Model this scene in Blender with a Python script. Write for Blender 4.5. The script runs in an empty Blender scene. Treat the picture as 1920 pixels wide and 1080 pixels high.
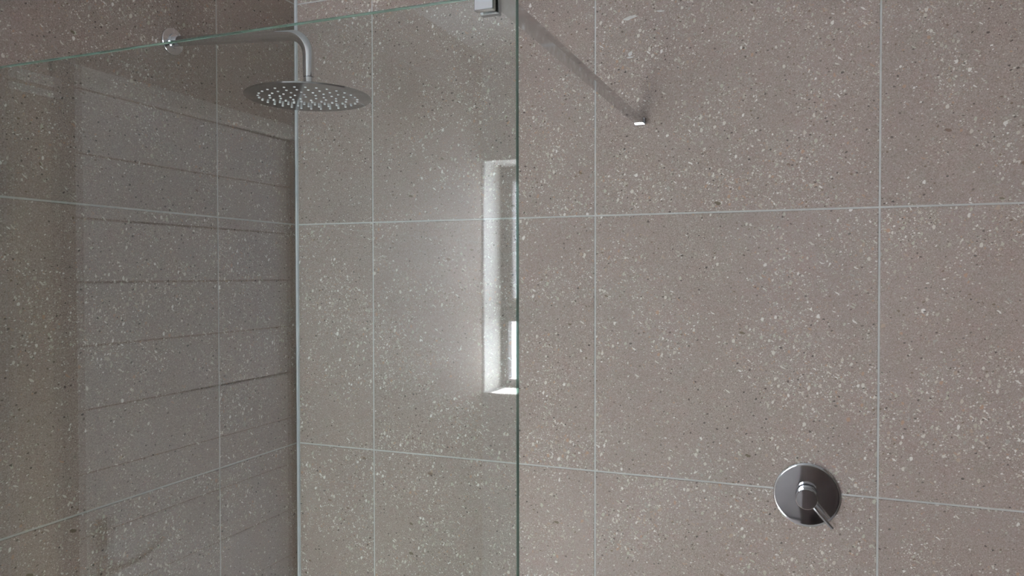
import bpy, bmesh, math, random
from mathutils import Vector, Matrix
random.seed(7)
S = bpy.context.scene
COL = S.collection

# ---------------------------------------------------------------- camera
F_PX = 1436.9
CAM = Vector((1.3190, -1.7427, 1.6626))
yaw, pitch, roll = -0.374496, -0.0174989, -0.0013167
fw = Vector((math.sin(yaw)*math.cos(pitch), math.cos(yaw)*math.cos(pitch), math.sin(pitch)))
rt = Vector((math.cos(yaw), -math.sin(yaw), 0))
up = rt.cross(fw)
r2 = rt*math.cos(roll) + up*math.sin(roll)
u2 = -rt*math.sin(roll) + up*math.cos(roll)
cd = bpy.data.cameras.new('camera')
cd.sensor_width = 36.0
cd.lens = 36.0*F_PX/1920.0
cd.clip_start = 0.02
cam = bpy.data.objects.new('camera', cd)
COL.objects.link(cam)
cam.matrix_world = Matrix(((r2.x, u2.x, -fw.x, CAM.x), (r2.y, u2.y, -fw.y, CAM.y),
                           (r2.z, u2.z, -fw.z, CAM.z), (0, 0, 0, 1)))
S.camera = cam

# ---------------------------------------------------------------- sky and light
W = bpy.data.worlds.new('overcast_sky')
S.world = W
W.use_nodes = True
bg = W.node_tree.nodes['Background']
bg.inputs['Color'].default_value = (0.94, 0.97, 1.10, 1)
bg.inputs['Strength'].default_value = 10.0
sd = bpy.data.lights.new('sun', 'SUN')
sd.energy = 320.0
sd.angle = math.radians(1.5)
sd.color = (0.98, 0.97, 0.98)
so = bpy.data.objects.new('sun', sd)
COL.objects.link(so)
SUN_AZ, SUN_EL = math.radians(1.0), math.radians(45)
sdir = Vector((-math.sin(SUN_AZ)*math.cos(SUN_EL), math.cos(SUN_AZ)*math.cos(SUN_EL), -math.sin(SUN_EL)))
so.rotation_euler = sdir.to_track_quat('-Z', 'Y').to_euler()
so.location = (4, -6, 5)
S.view_settings.view_transform = 'Standard'
S.view_settings.look = 'None'
S.view_settings.gamma = 1.0
S.view_settings.use_curve_mapping = False
S.view_settings.exposure = 1.1
S.cycles.max_bounces = 14
S.cycles.diffuse_bounces = 6
S.cycles.glossy_bounces = 6
S.cycles.transparent_max_bounces = 16
S.cycles.use_denoising = True

# room numbers (metres): back wall face y=0, left wall face x=0, floor z=0
CEIL = 2.60
XR = 2.45           # right wall
YR = -3.03          # rear wall
WIN = (0.003, 0.78, 1.145, 2.150)   # window opening x0 x1 z0 z1
WD = 0.19           # reveal depth

pl = bpy.data.lights.new('window_portal', 'AREA')
pl.shape = 'RECTANGLE'
pl.size = WIN[1]-WIN[0]
pl.size_y = WIN[3]-WIN[2]
pl.cycles.is_portal = True
po = bpy.data.objects.new('window_portal', pl)
COL.objects.link(po)
po.location = ((WIN[0]+WIN[1])/2, YR-WD-0.08, (WIN[2]+WIN[3])/2)
po.rotation_euler = (math.radians(90), 0, 0)

# ---------------------------------------------------------------- node helpers
def srgb(r, g, b):
    f = lambda c: (c/12.92 if c <= 0.04045 else ((c+0.055)/1.055)**2.4)
    return (f(r/255), f(g/255), f(b/255), 1.0)

class NT:
    def __init__(s, name):
        s.m = bpy.data.materials.new(name)
        s.m.use_nodes = True
        s.t = s.m.node_tree
        s.t.nodes.clear()
        s.out = s.t.nodes.new('ShaderNodeOutputMaterial')
    def n(s, typ, **kw):
        nd = s.t.nodes.new(typ)
        for k, v in kw.items():
            setattr(nd, k, v)
        return nd
    def link(s, a, b):
        s.t.links.new(a, b)
    def put(s, sock, v):
        if isinstance(v, bpy.types.NodeSocket):
            s.t.links.new(v, sock)
        else:
            sock.default_value = v
    def math(s, op, a, b=0.0, c=0.0, clamp=False):
        nd = s.n('ShaderNodeMath', operation=op, use_clamp=clamp)
        for i, v in enumerate((a, b, c)):
            s.put(nd.inputs[i], v)
        return nd.outputs[0]
    def ramp(s, fac, stops, interp='LINEAR'):
        nd = s.n('ShaderNodeValToRGB')
        cr = nd.color_ramp
        cr.interpolation = interp
        while len(cr.elements) > 1:
            cr.elements.remove(cr.elements[-1])
        cr.elements[0].position, cr.elements[0].color = stops[0]
        for p, c in stops[1:]:
            e = cr.elements.new(p)
            e.color = c
        s.link(fac, nd.inputs[0])
        return nd.outputs[0]
    def mix(s, fac, a, b, blend='MIX'):
        nd = s.n('ShaderNodeMix', data_type='RGBA', blend_type=blend)
        s.put(nd.inputs[0], fac)
        s.put(nd.inputs[6], a)
        s.put(nd.inputs[7], b)
        return nd.outputs[2]
    def maprange(s, v, a, b, c=0.0, d=1.0):
        nd = s.n('ShaderNodeMapRange', interpolation_type='SMOOTHSTEP')
        s.put(nd.inputs[0], v)
        for i, x in enumerate((a, b, c, d)):
            s.put(nd.inputs[i+1], x)
        return nd.outputs[0]
    def noise(s, vec, scale, detail=2.0, rough=0.5, dist=0.0):
        nd = s.n('ShaderNodeTexNoise', noise_dimensions='3D')
        s.put(nd.inputs['Vector'], vec)
        nd.inputs['Scale'].default_value = scale
        nd.inputs['Detail'].default_value = detail
        nd.inputs['Roughness'].default_value = rough
        nd.inputs['Distortion'].default_value = dist
        return nd.outputs[0]
    def bsdf(s, color, rough, metallic=0.0, spec=0.5, normal=None):
        b = s.n('ShaderNodeBsdfPrincipled')
        s.put(b.inputs['Base Color'], color)
        s.put(b.inputs['Roughness'], rough)
        b.inputs['Metallic'].default_value = metallic
        b.inputs['Specular IOR Level'].default_value = spec
        if normal is not None:
            s.link(normal, b.inputs['Normal'])
        s.link(b.outputs[0], s.out.inputs[0])
        return b

def bump(nt, h, strength, dist):
    b = nt.n('ShaderNodeBump')
    b.inputs['Strength'].default_value = strength
    b.inputs['Distance'].default_value = dist
    nt.link(h, b.inputs['Height'])
    return b.outputs[0]

# ---------------------------------------------------------------- materials
def mat_tile():
    t = NT('pebble_aggregate_tile')
    tc = t.n('ShaderNodeTexCoord')
    sp = t.n('ShaderNodeSeparateXYZ')
    t.link(tc.outputs['Object'], sp.inputs[0])
    oi = t.n('ShaderNodeObjectInfo')
    rnd = oi.outputs['Random']
    co = t.n('ShaderNodeCombineXYZ')
    t.link(t.math('MULTIPLY_ADD', rnd, 37.3, sp.outputs[0]), co.inputs[0])
    t.link(t.math('MULTIPLY_ADD', rnd, 91.7, sp.outputs[2]), co.inputs[1])
    t.link(t.math('MULTIPLY', rnd, 11.0), co.inputs[2])
    P = co.outputs[0]
    # warp for irregular chip outlines
    wn = t.n('ShaderNodeTexNoise')
    t.link(P, wn.inputs['Vector'])
    wn.inputs['Scale'].default_value = 150
    wn.inputs['Detail'].default_value = 2
    wv = t.n('ShaderNodeVectorMath', operation='MULTIPLY_ADD')
    t.link(wn.outputs['Color'], wv.inputs[0])
    wv.inputs[1].default_value = (0.005, 0.005, 0.0)
    t.link(P, wv.inputs[2])
    PW = wv.outputs[0]

    def mapped(rot, sx, sy):
        m = t.n('ShaderNodeMapping', vector_type='TEXTURE')
        t.link(PW, m.inputs['Vector'])
        m.inputs['Rotation'].default_value = (0, 0, rot)
        m.inputs['Scale'].default_value = (1/sx, 1/sy, 1)
        return m.outputs[0]

    def chips(vec, scale, rmin, rmax, dens, power=2.0, soft=0.06):
        v = t.n('ShaderNodeTexVoronoi', voronoi_dimensions='2D', feature='F1')
        t.link(vec, v.inputs['Vector'])
        v.inputs['Scale'].default_value = scale
        sc = t.n('ShaderNodeSeparateColor')
        t.link(v.outputs['Color'], sc.inputs[0])
        rad = t.math('MULTIPLY_ADD', t.math('POWER', sc.outputs[0], power), rmax-rmin, rmin)
        dd = t.math('SUBTRACT', rad, v.outputs['Distance'])
        inside = t.maprange(dd, 0.0, soft)
        on = t.math('LESS_THAN', sc.outputs[1], dens)
        return t.math('MULTIPLY', inside, on), sc.outputs[2]

    clus = t.noise(P, 9.0, 3.0, 0.55)
    clus2 = t.noise(P, 3.3, 2.0, 0.5, 0.4)
    cl = t.maprange(t.math('MULTIPLY_ADD', clus2, 0.5, t.math('MULTIPLY', clus, 0.5)), 0.40, 0.64)
    # matrix colour
    b1 = t.ramp(t.noise(P, 5.0, 4.0, 0.6, 0.3), [
        (0.28, srgb(136, 120, 111)), (0.45, srgb(147, 132, 124)), (0.58, srgb(151, 140, 132)),
        (0.75, srgb(140, 134, 124))])
    b2 = t.ramp(t.noise(P, 60.0, 3.0, 0.65), [(0.25, srgb(124, 110, 102)), (0.5, srgb(146, 133, 125)), (0.78, srgb(163, 152, 144))])
    col = t.mix(0.5, b1, b2)
    mott = t.noise(P, 34.0, 2.0, 0.6)
    col = t.mix(0.30, col, t.ramp(mott, [(0.30, srgb(150, 120, 116)), (0.44, srgb(146, 133, 125)), (0.56, srgb(146, 133, 125)), (0.70, srgb(136, 138, 122))]))
    grain = t.noise(P, 420.0, 2.0, 0.6)
    col = t.mix(0.45, col, t.ramp(grain, [(0.3, srgb(100, 88, 83)), (0.7, srgb(190, 178, 171))]))
    pale = [(0.0, srgb(206, 202, 194)), (0.22, srgb(178, 170, 158)), (0.4, srgb(168, 150, 134)), (0.5, srgb(222, 220, 216)),
            (0.62, srgb(182, 180, 166)), (0.76, srgb(170, 140, 120)), (0.84, srgb(160, 156, 148)), (0.92, srgb(192, 184, 174))]
    dark = [(0.0, srgb(70, 62, 56)), (0.3, srgb(92, 82, 74)), (0.6, srgb(60, 56, 50)), (0.8, srgb(104, 88, 70))]
    # finest flecks
    m, c = chips(P, 330.0, 0.10, 0.42, t.math('MULTIPLY_ADD', cl, 0.30, 0.22), 1.5, 0.15)
    col = t.mix(t.math('MULTIPLY', m, 0.75), col, t.ramp(c, pale, 'CONSTANT'))
    m, c = chips(mapped(0.9, 1, 1.5), 260.0, 0.12, 0.40, 0.10, 1.5, 0.12)
    col = t.mix(t.math('MULTIPLY', m, 0.6), col, t.ramp(c, dark, 'CONSTANT'))
    # small chips
    m, c = chips(mapped(0.4, 1.0, 1.35), 165.0, 0.14, 0.44, t.math('MULTIPLY_ADD', cl, 0.62, 0.10), 1.6, 0.10)
    col = t.mix(t.math('MULTIPLY', m, 0.85), col, t.ramp(c, pale, 'CONSTANT'))
    # thin shards
    m, c = chips(mapped(-0.6, 0.55, 1.9), 90.0, 0.10, 0.34, t.math('MULTIPLY_ADD', cl, 0.18, 0.04), 1.6, 0.06)
    col = t.mix(t.math('MULTIPLY', m, 0.85), col, t.ramp(c, pale, 'CONSTANT'))
    # medium pebbles
    m, c = chips(mapped(1.3, 1.0, 1.45), 78.0, 0.12, 0.42, t.math('MULTIPLY_ADD', cl, 0.46, -0.02), 1.8, 0.06)
    col = t.mix(t.math('MULTIPLY', m, 0.9), col, t.ramp(c, pale, 'CONSTANT'))
    # dark grains
    m, c = chips(mapped(0.2, 1.0, 1.3), 84.0, 0.09, 0.26, 0.18, 1.5, 0.06)
    col = t.mix(t.math('MULTIPLY', m, 0.85), col, t.ramp(c, dark, 'CONSTANT'))
    # few large brown pebbles
    m, c = chips(mapped(-0.25, 0.8, 1.6), 17.0, 0.04, 0.11, 0.05, 1.0, 0.02)
    col = t.mix(t.math('MULTIPLY', m, 0.9), col, t.ramp(c, [(0.0, srgb(96, 86, 66)), (0.5, srgb(112, 92, 78)), (0.8, srgb(120, 116, 108))], 'CONSTANT'))
    # tile to tile tone
    tone = t.n('ShaderNodeHueSaturation')
    t.link(col, tone.inputs['Color'])
    t.link(t.math('MULTIPLY_ADD', rnd, 0.08, 0.96), tone.inputs['Value'])
    h = t.noise(P, 240.0, 2.0, 0.5)
    rg = t.math('MULTIPLY_ADD', t.noise(P, 30.0, 2.0, 0.5), 0.15, 0.5)
    t.bsdf(tone.outputs[0], rg, 0.0, 0.3, bump(t, h, 0.12, 0.0008))
    return t.m

def mat_plain(name, color, rough, metallic=0.0, spec=0.5, var=0.06, scale=20.0, bstr=0.0):
    t = NT(name)
    tc = t.n('ShaderNodeTexCoord')
    nz = t.noise(tc.outputs['Object'], scale, 3.0, 0.55)
    c2 = tuple(min(1.0, c*(1-var)) for c in color[:3]) + (1,)
    c3 = tuple(min(1.0, c*(1+var)) for c in color[:3]) + (1,)
    col = t.ramp(nz, [(0.3, c2), (0.7, c3)])
    nrm = bump(t, t.noise(tc.outputs['Object'], scale*8, 2.0), bstr, 0.001) if bstr else None
    t.bsdf(col, rough, metallic, spec, nrm)
    return t.m

def mat_chrome(name, rough=0.05, val=0.72):
    t = NT(name)
    tc = t.n('ShaderNodeTexCoord')
    r = t.math('MULTIPLY_ADD', t.noise(tc.outputs['Object'], 35.0, 2.0), 0.05, rough-0.02)
    t.bsdf((val, val*1.01, val*1.03, 1), r, 1.0)
    return t.m

def mat_glass(name, tint, f0=0.05):
    # thin architectural glass: clear transmission plus a Schlick mirror term on each face
    t = NT(name)
    g = t.n('ShaderNodeNewGeometry')
    dp = t.n('ShaderNodeVectorMath', operation='DOT_PRODUCT')
    t.link(g.outputs['Incoming'], dp.inputs[0])
    t.link(g.outputs['Normal'], dp.inputs[1])
    c = t.math('ABSOLUTE', dp.outputs['Value'])
    fr = t.math('MULTIPLY_ADD', t.math('POWER', t.math('SUBTRACT', 1.0, c, clamp=True), 5.0), 1-f0, f0, clamp=True)
    tr = t.n('ShaderNodeBsdfTransparent')
    tr.inputs[0].default_value = tint
    gl = t.n('ShaderNodeBsdfGlossy')
    gl.inputs['Roughness'].default_value = 0.0
    gl.inputs['Color'].default_value = (1, 1, 1, 1)
    mx = t.n('ShaderNodeMixShader')
    t.link(fr, mx.inputs[0])
    t.link(tr.outputs[0], mx.inputs[1])
    t.link(gl.outputs[0], mx.inputs[2])
    t.link(mx.outputs[0], t.out.inputs[0])
    return t.m

def mat_glass_edge():
    # the ground edge of the sheet: deep green body colour with a polished skin
    t = NT('green_glass_edge')
    tc = t.n('ShaderNodeTexCoord')
    nz = t.noise(tc.outputs['Object'], 6.0, 2.0)
    col = t.ramp(nz, [(0.3, srgb(96, 120, 110)), (0.7, srgb(116, 142, 132))])
    tr = t.n('ShaderNodeBsdfTransparent')
    tr.inputs[0].default_value = srgb(120, 158, 145)
    df = t.n('ShaderNodeBsdfPrincipled')
    t.link(col, df.inputs['Base Color'])
    df.inputs['Roughness'].default_value = 0.12
    mx = t.n('ShaderNodeMixShader')
    mx.inputs[0].default_value = 0.6
    t.link(tr.outputs[0], mx.inputs[1])
    t.link(df.outputs[0], mx.inputs[2])
    t.link(mx.outputs[0], t.out.inputs[0])
    return t.m

M = dict(
    tile=mat_tile(),
    grout=mat_plain('pale_grey_grout', srgb(188, 189, 187), 0.8, spec=0.2, var=0.08, scale=60),
    silicone=mat_plain('white_sealant', srgb(190, 195, 198), 0.4, var=0.04),
    chrome=mat_chrome('polished_chrome', 0.04, 0.74),
    chrome_bar=mat_chrome('polished_steel_bar', 0.06, 0.72),
    chrome_head=mat_chrome('polished_head_steel', 0.12, 0.52),
    glass=mat_glass('clear_green_glass', (0.966, 0.990, 0.980, 1)),
    pane=mat_glass('window_glass', (0.97, 0.985, 0.98, 1)),
    edge=mat_glass_edge(),
    rubber=mat_plain('pale_silicone_nozzle', srgb(246, 250, 250), 0.5, var=0.01),
    plaster=mat_plain('white_painted_plaster', srgb(192, 193, 197), 0.7, spec=0.2, var=0.02, scale=8, bstr=0.05),
    ceiling=mat_plain('white_ceiling_paint', srgb(186, 187, 189), 0.8, spec=0.2, var=0.02, scale=6),
    floor=mat_plain('grey_floor_tile', srgb(206, 204, 204), 0.4, var=0.05, scale=12),
    door=mat_plain('white_door_paint', srgb(238, 238, 242), 0.45, var=0.03, scale=10),
    wood=mat_plain('dark_brown_timber', srgb(84, 66, 54), 0.5, var=0.2, scale=14),
    beige=mat_plain('beige_painted_board', srgb(176, 160, 140), 0.55, var=0.04, scale=10),
    greywall=mat_plain('grey_painted_plaster', srgb(98, 90, 84), 0.7, spec=0.2, var=0.03, scale=8),
    alu=mat_plain('dark_grey_aluminium', srgb(70, 70, 72), 0.4, var=0.05),
    white=mat_plain('white_enamel', srgb(236, 236, 232), 0.35, var=0.02),
    darkwood=mat_plain('stand_in_dark_wood', srgb(44, 32, 30), 0.5, var=0.25, scale=18),
    chrome_clamp=mat_chrome('grey_chrome_clamp', 0.08, 0.42),
    scuff=mat_plain('whitish_adhesive_smear', srgb(196, 196, 194), 0.6, var=0.08, scale=80),
)

# ---------------------------------------------------------------- geometry helpers
def add_box(bm, x0, x1, y0, y1, z0, z1):
    r = bmesh.ops.create_cube(bm, size=1.0)
    for v in r['verts']:
        v.co = Vector((x0 + (v.co.x+0.5)*(x1-x0), y0 + (v.co.y+0.5)*(y1-y0), z0 + (v.co.z+0.5)*(z1-z0)))
    return r['verts']

def bevel(bm, w, seg=2):
    bmesh.ops.bevel(bm, geom=list(bm.edges), offset=w, segments=seg, profile=0.5, affect='EDGES', clamp_overlap=True)

def mesh_of(bm, name, mat, smooth=False):
    bmesh.ops.recalc_face_normals(bm, faces=bm.faces[:])
    me = bpy.data.meshes.new(name)
    bm.to_mesh(me)
    bm.free()
    if mat is not None:
        me.materials.append(mat)
    if smooth:
        for p in me.polygons:
            p.use_smooth = True
    return me

def link(name, me, parent=None, loc=None, rotz=None):
    o = bpy.data.objects.new(name, me)
    COL.objects.link(o)
    if parent is not None:
        o.parent = parent
    if loc is not None:
        o.location = loc
    if rotz is not None:
        o.rotation_euler = (0, 0, rotz)
    return o

def box_obj(name, mat, parent, x0, x1, y0, y1, z0, z1, bev=0.0, seg=2):
    """box whose origin is its own centre, coordinates given in the parent's frame"""
    c = ((x0+x1)/2, (y0+y1)/2, (z0+z1)/2)
    bm = bmesh.new()
    add_box(bm, x0-c[0], x1-c[0], y0-c[1], y1-c[1], z0-c[2], z1-c[2])
    if bev:
        bevel(bm, bev, seg)
    return link(name, mesh_of(bm, name, mat), parent, c)

def thing(name, label, cat, loc):
    o = bpy.data.objects.new(name, None)
    o.empty_display_size = 0.05
    COL.objects.link(o)
    o.location = loc
    o['label'] = label
    o['category'] = cat
    return o

def lathe(bm, prof, seg=64, axis='Z', cap=True):
    """revolve (radius, height) pairs about the axis"""
    rings = []
    for r, h in prof:
        ring = []
        for i in range(seg):
            a = 2*math.pi*i/seg
            x, y = r*math.cos(a), r*math.sin(a)
            p = {'Z': (x, y, h), 'Y': (x, h, y), 'X': (h, x, y)}[axis]
            ring.append(bm.verts.new(p))
        rings.append(ring)
    for a, b in zip(rings, rings[1:]):
        for i in range(seg):
            bm.faces.new((a[i], a[(i+1) % seg], b[(i+1) % seg], b[i]))
    if cap:
        bm.faces.new(rings[0])
        bm.faces.new(rings[-1])

def smooth_by_angle(me, deg=35):
    lim = math.radians(deg)
    bm = bmesh.new()
    bm.from_mesh(me)
    for f in bm.faces:
        f.smooth = True
    for e in bm.edges:
        if len(e.link_faces) == 2 and e.calc_face_angle(0) > lim:
            e.smooth = False
    bm.to_mesh(me)
    bm.free()
    return me

def lathe_obj(name, mat, parent, prof, axis='Z', seg=64, loc=None):
    bm = bmesh.new()
    lathe(bm, prof, seg, axis)
    return link(name, smooth_by_angle(mesh_of(bm, name, mat)), parent, loc)

def tube(bm, pts, rad, seg=28):
    """tube along a polyline that lies in the XZ plane"""
    rings = []
    n = len(pts)
    for i, p in enumerate(pts):
        a = pts[max(i-1, 0)]
        b = pts[min(i+1, n-1)]
        d = (b-a).normalized()
        s = Vector((0, 1, 0))
        q = d.cross(s).normalized()
        r = rad[i] if isinstance(rad, (list, tuple)) else rad
        rings.append([bm.verts.new(p + s*(r*math.cos(2*math.pi*k/seg)) + q*(r*math.sin(2*math.pi*k/seg))) for k in range(seg)])
    for a, b in zip(rings, rings[1:]):
        for k in range(seg):
            bm.faces.new((a[k], a[(k+1) % seg], b[(k+1) % seg], b[k]))
    bm.faces.new(rings[0])
    bm.faces.new(rings[-1])

def struct(o):
    o['kind'] = 'structure'
    return o

# ---------------------------------------------------------------- tiled walls
GR = 0.0040        # joint width
TT = 0.009         # tile thickness
tile_cache = {}
def tile_mesh(w, h):
    key = (round(w, 4), round(h, 4))
    if key not in tile_cache:
        bm = bmesh.new()
        add_box(bm, -w/2, w/2, 0, TT, -h/2, h/2)
        front = [e for e in bm.edges if all(v.co.y < 1e-6 for v in e.verts)]
        bmesh.ops.bevel(bm, geom=front, offset=0.0007, segments=1, profile=0.5, affect='EDGES')
        tile_cache[key] = mesh_of(bm, 'tile', M['tile'])
    return tile_cache[key]

ROWS = [0.0, 0.6, 1.2, 1.8, 2.4, CEIL]
def lay_tiles(parent, joints, rows, rotated, skip=None):
    for z0, z1 in zip(rows, rows[1:]):
        for a, b in zip(joints, joints[1:]):
            if skip and skip(a, b, z0, z1):
                continue
            w, h = abs(b-a)-GR, (z1-z0)-GR
            m = (a+b)/2
            zc = (z0+z1)/2
            if rotated:
                link('tile', tile_mesh(w, h), parent, (0, m, zc), math.radians(90))
            else:
                link('tile', tile_mesh(w, h), parent, (m, 0, zc))

GREC = 0.0012
bm = bmesh.new()
add_box(bm, -0.10, XR+0.1, GREC, 0.12, -0.1, CEIL+0.1)
wall_back = struct(link('wall_back', mesh_of(bm, 'wall_back', M['grout'])))
wall_back['label'] = 'brown pebble-flecked tiled shower wall with pale grout'
lay_tiles(wall_back, [0.0045, 0.2412, 0.8432, 1.4453, 2.0474, XR], ROWS, False)
# corner sealant bead
bm = bmesh.new()
vs = []
for z in (0.0, CEIL):
    vs.append([bm.verts.new(p) for p in ((-0.001, 0.002, z), (0.0055, -0.0003, z), (0.0035, -0.0030, z), (-0.0003, -0.0048, z))])
for i in range(4):
    bm.faces.new((vs[0][i], vs[0][(i+1) % 4], vs[1][(i+1) % 4], vs[1][i]))
bm.faces.new(vs[0]); bm.faces.new(vs[1])
link('sealant_bead', mesh_of(bm, 'sealant_bead', M['silicone']), wall_back)

# left wall: tiled, with a door opening outside the shower
D0, D1, DH = -1.04, -1.775, 2.065        # door opening (frame outside)
bm = bmesh.new()
add_box(bm, -0.12, -GREC, D0, 0.0, -0.1, CEIL+0.1)
add_box(bm, -0.12, -GREC, D1, D0, DH, CEIL+0.1)
add_box(bm, -0.12, -GREC, YR-0.05, D1, -0.1, CEIL+0.1)
wall_left = struct(link('wall_left', mesh_of(bm, 'wall_left', M['grout'])))
wall_left['label'] = 'darker brown tiled side wall carrying the shower arm'
lay_tiles(wall_left, [-0.0045, -0.2986, -0.9006, -0.955], ROWS, True)
lay_tiles(wall_left, [D1, -2.377, YR], ROWS, True)
lay_tiles(wall_left, [-0.955, D0, D1], [DH, 2.4, CEIL], True)

# beige board beside the door, with a small vent
t1 = struct(box_obj('trim_1', M['beige'], None, -GREC, 0.006, D0+0.001, -0.957, 0.0, DH-0.002, 0.001, 1))
t1['label'] = 'beige board beside the door frame'

# ---------------------------------------------------------------- floor, ceiling, other walls
struct(box_obj('floor', M['floor'], None, -0.1, XR+0.1, YR-0.1, 0.1, -0.1, 0.0))
struct(box_obj('ceiling', M['ceiling'], None, -0.1, XR+0.1, YR-0.1, 0.1, CEIL, CEIL+0.1))
struct(box_obj('wall_right', M['greywall'], None, XR, XR+0.1, YR-0.1, 0.1, 0.0, CEIL))
bm = bmesh.new()
for x0, x1, z0, z1 in ((-0.12, WIN[0], 0, CEIL), (WIN[1], XR+0.1, 0, CEIL), (WIN[0], WIN[1], 0, WIN[2]), (WIN[0], WIN[1], WIN[3], CEIL)):
    add_box(bm, x0, x1, YR-WD-0.06, YR, z0, z1)
struct(link('wall_rear', mesh_of(bm, 'wall_rear', M['plaster'])))

# ---------------------------------------------------------------- window in the rear wall
wn = bpy.data.objects.new('window_1', None)
COL.objects.link(wn)
wn.location = ((WIN[0]+WIN[1])/2, YR-WD, WIN[2])
struct(wn)
def wbox(name, mat, x0, x1, z0, z1, y0=-0.05, y1=0.0, bev=0.002):
    lx, ly, lz = wn.location
    return box_obj(name, mat, wn, x0-lx, x1-lx, y0, y1, z0-lz, z1-lz, bev, 1)
X0, X1, Z0, Z1 = WIN
wbox('stile', M['alu'], X0, X0+0.040, Z0, Z1)
wbox('stile', M['alu'], X1-0.040, X1, Z0, Z1)
wbox('rail', M['alu'], X0+0.040, X1-0.040, Z0, Z0+0.048)
wbox('rail', M['alu'], X0+0.040, X1-0.040, Z1-0.045, Z1)
wbox('rail', M['alu'], X0+0.040, X1-0.040, 1.452, 1.535)
# opening upper light inside the frame
bm = bmesh.new()
a0, a1, c0, c1, sw = X0+0.041, X1-0.041, 1.536, Z1-0.046, 0.022
for q in ((a0, a0+sw, c0, c1), (a1-sw, a1, c0, c1), (a0+sw, a1-sw, c0, c0+sw), (a0+sw, a1-sw, c1-sw, c1)):
    add_box(bm, q[0]-wn.location.x, q[1]-wn.location.x, -0.045, 0.006, q[2]-wn.location.z, q[3]-wn.location.z)
link('sash', mesh_of(bm, 'sash', M['alu']), wn)
wbox('pane', M['pane'], a0+sw, a1-sw, c0+sw, c1-sw, -0.026, -0.020, 0)
wbox('pane', M['pane'], X0+0.040, X1-0.040, Z0+0.048, 1.452, -0.026, -0.020, 0)
for lx0, lx1 in ((X0+0.0002, X0+0.003), (X1-0.003, X1-0.0002)):
    wbox('reveal_lining', M['white'], lx0, lx1, Z0+0.012, Z1-0.003, 0.001, WD-0.0005, 0)
wbox('reveal_lining', M['white'], X0+0.003, X1-0.003, Z1-0.003, Z1-0.0002, 0.001, WD-0.0005, 0)
wbox('sill', M['white'], X0+0.001, X1-0.001, Z0+0.0005, Z0+0.012, 0.001, WD, 0.003)

# ---------------------------------------------------------------- grooved door in the left wall
door = bpy.data.objects.new('door_1', None)
COL.objects.link(door)
door.location = (0, (D0+D1)/2, 0)
struct(door)
def dbox(name, mat, x0, x1, y0, y1, z0, z1, bev=0.0, seg=1):
    return box_obj(name, mat, door, x0, x1, y0-door.location.y, y1-door.location.y, z0, z1, bev, seg)
dbox('jamb', M['wood'], -0.09, 0.012, D0-0.045, D0-0.001, 0.0, DH-0.002, 0.002)
dbox('jamb', M['wood'], -0.09, 0.012, D1+0.001, D1+0.038, 0.0, DH-0.002, 0.002)
dbox('head_jamb', M['white'], -0.09, 0.016, D1+0.038, D0-0.045, DH-0.036, DH-0.002, 0.002)
LY0, LY1 = D1+0.041, D0-0.048
zt = DH-0.040
k = 0
while zt > 0.03:
    zb = max(zt-0.1255, 0.01)
    dbox('board', M['door'], -0.040, -0.004, LY0, LY1, zb+0.0022, zt-0.0022, 0.003)
    zt = zb
    k += 1
dbox('groove_shade_core', M['wood'], -0.034, -0.012, LY0+0.001, LY1-0.001, 0.002, DH-0.037)  # door backing, its dark colour stands in for shade in the grooves
hd = dbox('handle_plate', M['chrome'], -0.004, 0.003, D0-0.115, D0-0.075, 1.02, 1.18, 0.002)
bm = bmesh.new()
pts = [Vector((0.0, 0, 0)), Vector((0.035, 0, 0))]
lathe(bm, [(0.009, 0.0), (0.009, 0.045)], 20, 'X')
link('handle_spindle', smooth_by_angle(mesh_of(bm, 'handle_spindle', M['chrome'])), door, (0.003, D0-0.095-door.location.y, 1.09))
bm = bmesh.new()
prev = None
for i in range(13):
    u = i/12
    y = 0.010-0.125*u
    x = 0.040 + 0.008*math.sin(u*math.pi)
    z = -0.012 + 0.030*u*u - 0.004
    ring = [bm.verts.new((x+0.006*math.cos(a), y, z+0.009*math.sin(a))) for a in [2*math.pi*j/12 for j in range(12)]]
    if prev:
        for j in range(12):
            bm.faces.new((prev[j], prev[(j+1) % 12], ring[(j+1) % 12], ring[j]))
    else:
        bm.faces.new(ring)
    prev = ring
bm.faces.new(prev)
link('lever', smooth_by_angle(mesh_of(bm, 'lever', M['chrome'])), door, (0.003, D0-0.095-door.location.y, 1.10))

# small vent on the beige board
vent = thing('wall_vent', 'small white two-slat vent on beige board beside the grooved door', 'vent', (0.0062, -0.999, 1.99))
box_obj('slat', M['white'], vent, 0.0, 0.008, -0.041, 0.041, 0.0, 0.012, 0.001, 1)
box_obj('slat', M['white'], vent, 0.0, 0.008, -0.041, 0.041, 0.020, 0.038, 0.001, 1)
box_obj('back_plate', M['beige'], vent, -0.0002, 0.002, -0.041, 0.041, 0.012, 0.020)

# ---------------------------------------------------------------- glass screen
GY = -0.885        # front (room side) face
GT = 0.008
GX1 = 0.9880
GTOP = 2.0015
bm = bmesh.new()
cx = (0.0015+GX1)/2
add_box(bm, 0.0015-cx, GX1-cx, GY, GY+GT, 0.0, GTOP)
bevel(bm, 0.0007, 1)
me = mesh_of(bm, 'shower_screen', M['glass'])
me.materials.append(M['edge'])
for p in me.polygons:
    if abs(p.normal.y) < 0.9:
        p.material_index = 1
gs = link('shower_screen', me, None, (cx, 0, 0))
gs['label'] = 'clear frameless glass shower screen with green-tinted edges'
gs['category'] = 'shower screen'

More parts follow.
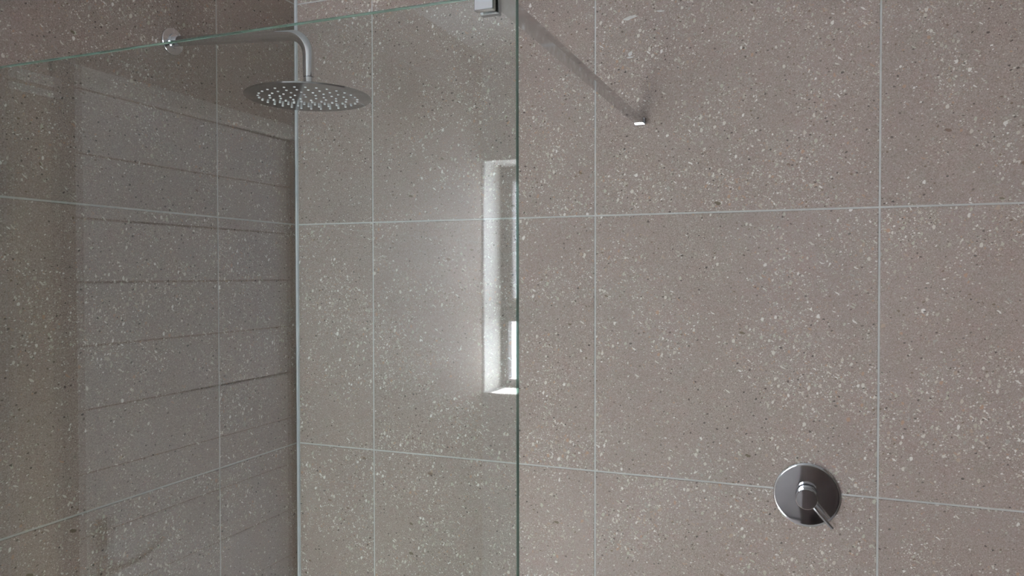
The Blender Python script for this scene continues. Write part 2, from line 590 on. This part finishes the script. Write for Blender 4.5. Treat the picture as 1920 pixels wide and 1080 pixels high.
# ---------------------------------------------------------------- support bar from screen to back wall
BX0, BX1 = 0.9385, 0.9600
BZ0, BZ1 = 2.0050, 2.0155
BC = (BX0+BX1)/2
bar = thing('support_bar', 'flat chrome support bar running from the screen top to the back wall', 'support bar', (BC, 0, BZ0))
def bbox(name, mat, x0, x1, y0, y1, z0, z1, bev):
    return box_obj(name, mat, bar, x0-BC, x1-BC, y0, y1, z0-BZ0, z1-BZ0, bev, 2)
bbox('bar', M['chrome_bar'], BX0, BX1, GY-0.008, -0.008, BZ0, BZ1, 0.0006)
cl = bbox('glass_clamp', M['chrome_clamp'], BC-0.0125, BC+0.0125, GY-0.010, GY-0.0005, 1.980, 2.018, 0.0010)
bbox('glass_clamp', M['chrome_clamp'], BC-0.0125, BC+0.0125, GY+GT+0.0005, GY+GT+0.010, 1.980, 2.018, 0.0010)
bbox('clamp_bridge', M['chrome'], BC-0.0125, BC+0.0125, GY-0.0005, GY+GT+0.0005, GTOP+0.0005, 2.018, 0.0003)
bbox('wall_socket', M['chrome'], BC-0.0118, BC+0.0135, -0.010, 0.0, BZ0-0.0030, BZ1+0.0030, 0.0010)

# ---------------------------------------------------------------- shower arm and rain head
HY = -0.4355
sh = thing('rain_shower', 'chrome shower arm with round rain head on the darker tiled wall', 'shower head', (0, HY, 2.177))
lathe_obj('wall_flange', M['chrome'], sh, [(0.0300, 0.0), (0.0300, 0.0030), (0.0290, 0.0045), (0.0160, 0.0065), (0.0155, 0.0100), (0.0150, 0.0105)], 'X', 56)
HX, HZ = 0.3605, 2.0215
e0 = Vector((0.004, 0, 0.0))
e1 = Vector((0.3605, 0, -0.0255))
e2 = Vector((0.3605, 0, HZ-2.177+0.044))
R = 0.046
d1 = (e0-e1).normalized(); d2 = (e2-e1).normalized()
half = math.acos(d1.dot(d2))/2
tl = R/math.tan(half)
pa, pb = e1+d1*tl, e1+d2*tl
cen = e1 + (d1+d2).normalized()*(R/math.sin(half))
pts = [e0, e0.lerp(pa, 0.5)]
va, vb = pa-cen, pb-cen
ang = math.acos(max(-1, min(1, va.normalized().dot(vb.normalized()))))
for i in range(15):
    u = i/14
    pts.append(cen + (va*math.sin((1-u)*ang) + vb*math.sin(u*ang))/math.sin(ang))
pts += [pb.lerp(e2, 0.5), e2]
bm = bmesh.new()
tube(bm, pts, 0.0112, 32)
link('arm', smooth_by_angle(mesh_of(bm, 'arm', M['chrome'])), sh)
hz = HZ-2.177
lathe_obj('swivel_joint', M['chrome'], sh, [(0.0092, 0.046), (0.0098, 0.045), (0.0098, 0.022), (0.0088, 0.021), (0.0088, 0.016), (0.0180, 0.010), (0.0230, 0.006), (0.024, 0.0045)], 'Z', 40, (HX, 0, hz))
hr = 0.1255
head = lathe_obj('head_disc', M['chrome_head'], sh,
    [(hr-0.0020, 0.0), (hr, 0.0012), (hr, 0.0038), (hr-0.003, 0.0052), (hr*0.6, 0.0058), (0.022, 0.0066)], 'Z', 96, (HX, 0, hz))
bm = bmesh.new()
lathe(bm, [(0.0024, 0.0002), (0.0024, -0.0008), (0.0017, -0.0012)], 10, 'Z')
nz = smooth_by_angle(mesh_of(bm, 'nozzle', M['rubber']))
for r, n, ph in ((0.098, 30, 0.05), (0.076, 22, 0.2), (0.056, 16, 0.0), (0.035, 10, 0.1), (0.016, 4, 0.3)):
    for i in range(n):
        a = 2*math.pi*(i/n)+ph
        link('nozzle', nz, head, (r*math.cos(a), r*math.sin(a), 0))

# ---------------------------------------------------------------- shower mixer
MX, MZ = 1.3088, 1.1932
mx = thing('shower_mixer', 'round chrome shower mixer with stick lever on the tiled wall', 'shower mixer', (MX, 0, MZ))
lathe_obj('face_plate', M['chrome'], mx, [(0.0680, 0.0), (0.0682, -0.0020), (0.0676, -0.0042), (0.0655, -0.0056), (0.0630, -0.0058), (0.020, -0.0058)], 'Y', 96)
lathe_obj('base_ring', M['chrome'], mx, [(0.0205, -0.0058), (0.0205, -0.0185), (0.0198, -0.0195), (0.0180, -0.0197), (0.0180, -0.0215)], 'Y', 56)
cap = lathe_obj('handle_cap', M['chrome'], mx, [(0.0170, -0.0215), (0.0212, -0.0215), (0.0217, -0.0222), (0.0217, -0.0392), (0.0205, -0.0404), (0.010, -0.0406)], 'Y', 56)
dl = Vector((0.655, 0.0, -0.756))
side = Vector((0, 1, 0))
q = dl.cross(side).normalized()
bm = bmesh.new()
prev = None
for dist, rad in ((0.017, 0.0042), (0.074, 0.0042), (0.0765, 0.0036), (0.0775, 0.0020)):
    c = dl*dist + Vector((0, -0.031, 0))
    ring = [bm.verts.new(c + side*(rad*math.cos(2*math.pi*j/24)) + q*(rad*math.sin(2*math.pi*j/24))) for j in range(24)]
    if prev:
        for j in range(24):
            bm.faces.new((prev[j], prev[(j+1) % 24], ring[(j+1) % 24], ring[j]))
    else:
        bm.faces.new(ring)
    prev = ring
bm.faces.new(prev)
link('lever', smooth_by_angle(mesh_of(bm, 'lever', M['chrome'])), mx)

# ---------------------------------------------------------------- smears of dried adhesive on the wall tiles
def smear(x, z, w, h, rot):
    bm = bmesh.new()
    n = 18
    ring = []
    for i in range(n):
        a = 2*math.pi*i/n
        k = 1+random.uniform(-0.22, 0.22)
        px, pz = w/2*math.cos(a)*k, h/2*math.sin(a)*k
        ring.append((px*math.cos(rot)-pz*math.sin(rot), px*math.sin(rot)+pz*math.cos(rot)))
    f = [bm.verts.new((px, -0.0003, pz)) for px, pz in ring]
    b = [bm.verts.new((px*1.05, 0.0, pz*1.05)) for px, pz in ring]
    bm.faces.new(f)
    for i in range(n):
        bm.faces.new((f[i], f[(i+1) % n], b[(i+1) % n], b[i]))
    link('adhesive_smear', mesh_of(bm, 'adhesive_smear', M['scuff']), wall_back, (x, 0, z))
for a in ((0.924, 2.2503, 0.034, 0.008, 0.2), (0.995, 2.2570, 0.018, 0.004, -0.15), (0.926, 2.1685, 0.011, 0.008, 0.8), (0.926, 2.1600, 0.016, 0.003, 0.05)):
    smear(*a)

# ---------------------------------------------------------------- added dark cabinet, standing in for the figure mirrored in the mixer plate
vx0, vx1, vy0, vy1 = 1.225, 2.025, YR+0.001, -2.55
vc = (vx0+vx1)/2
va_ = thing('reflection_stand_in', 'added dark cabinet standing in for the person mirrored in the mixer plate', 'cabinet', (vc, (vy0+vy1)/2, 0))
hw, hd_ = (vx1-vx0)/2, (vy1-vy0)/2
box_obj('body', M['darkwood'], va_, -hw, hw, -hd_, hd_-0.019, 0.08, 0.90, 0.002, 1)
box_obj('plinth', M['darkwood'], va_, -hw+0.01, hw-0.01, -hd_, hd_-0.06, 0.0, 0.08)
for s_ in (-1, 1):
    d_ = box_obj('door', M['darkwood'], va_, min(0, s_*hw)+0.002, max(0, s_*hw)-0.002, hd_-0.019, hd_, 0.085, 0.895, 0.002, 1)
    kn = lathe_obj('knob', M['chrome'], d_, [(0.006, 0.0), (0.006, 0.012), (0.013, 0.018), (0.013, 0.024), (0.009, 0.027)], 'Y', 24, (-s_*(hw/2-0.05), 0.0095, 0.28))
box_obj('basin_top', M['white'], va_, -hw-0.01, hw+0.01, -hd_, hd_+0.012, 0.90, 0.93, 0.006, 2)
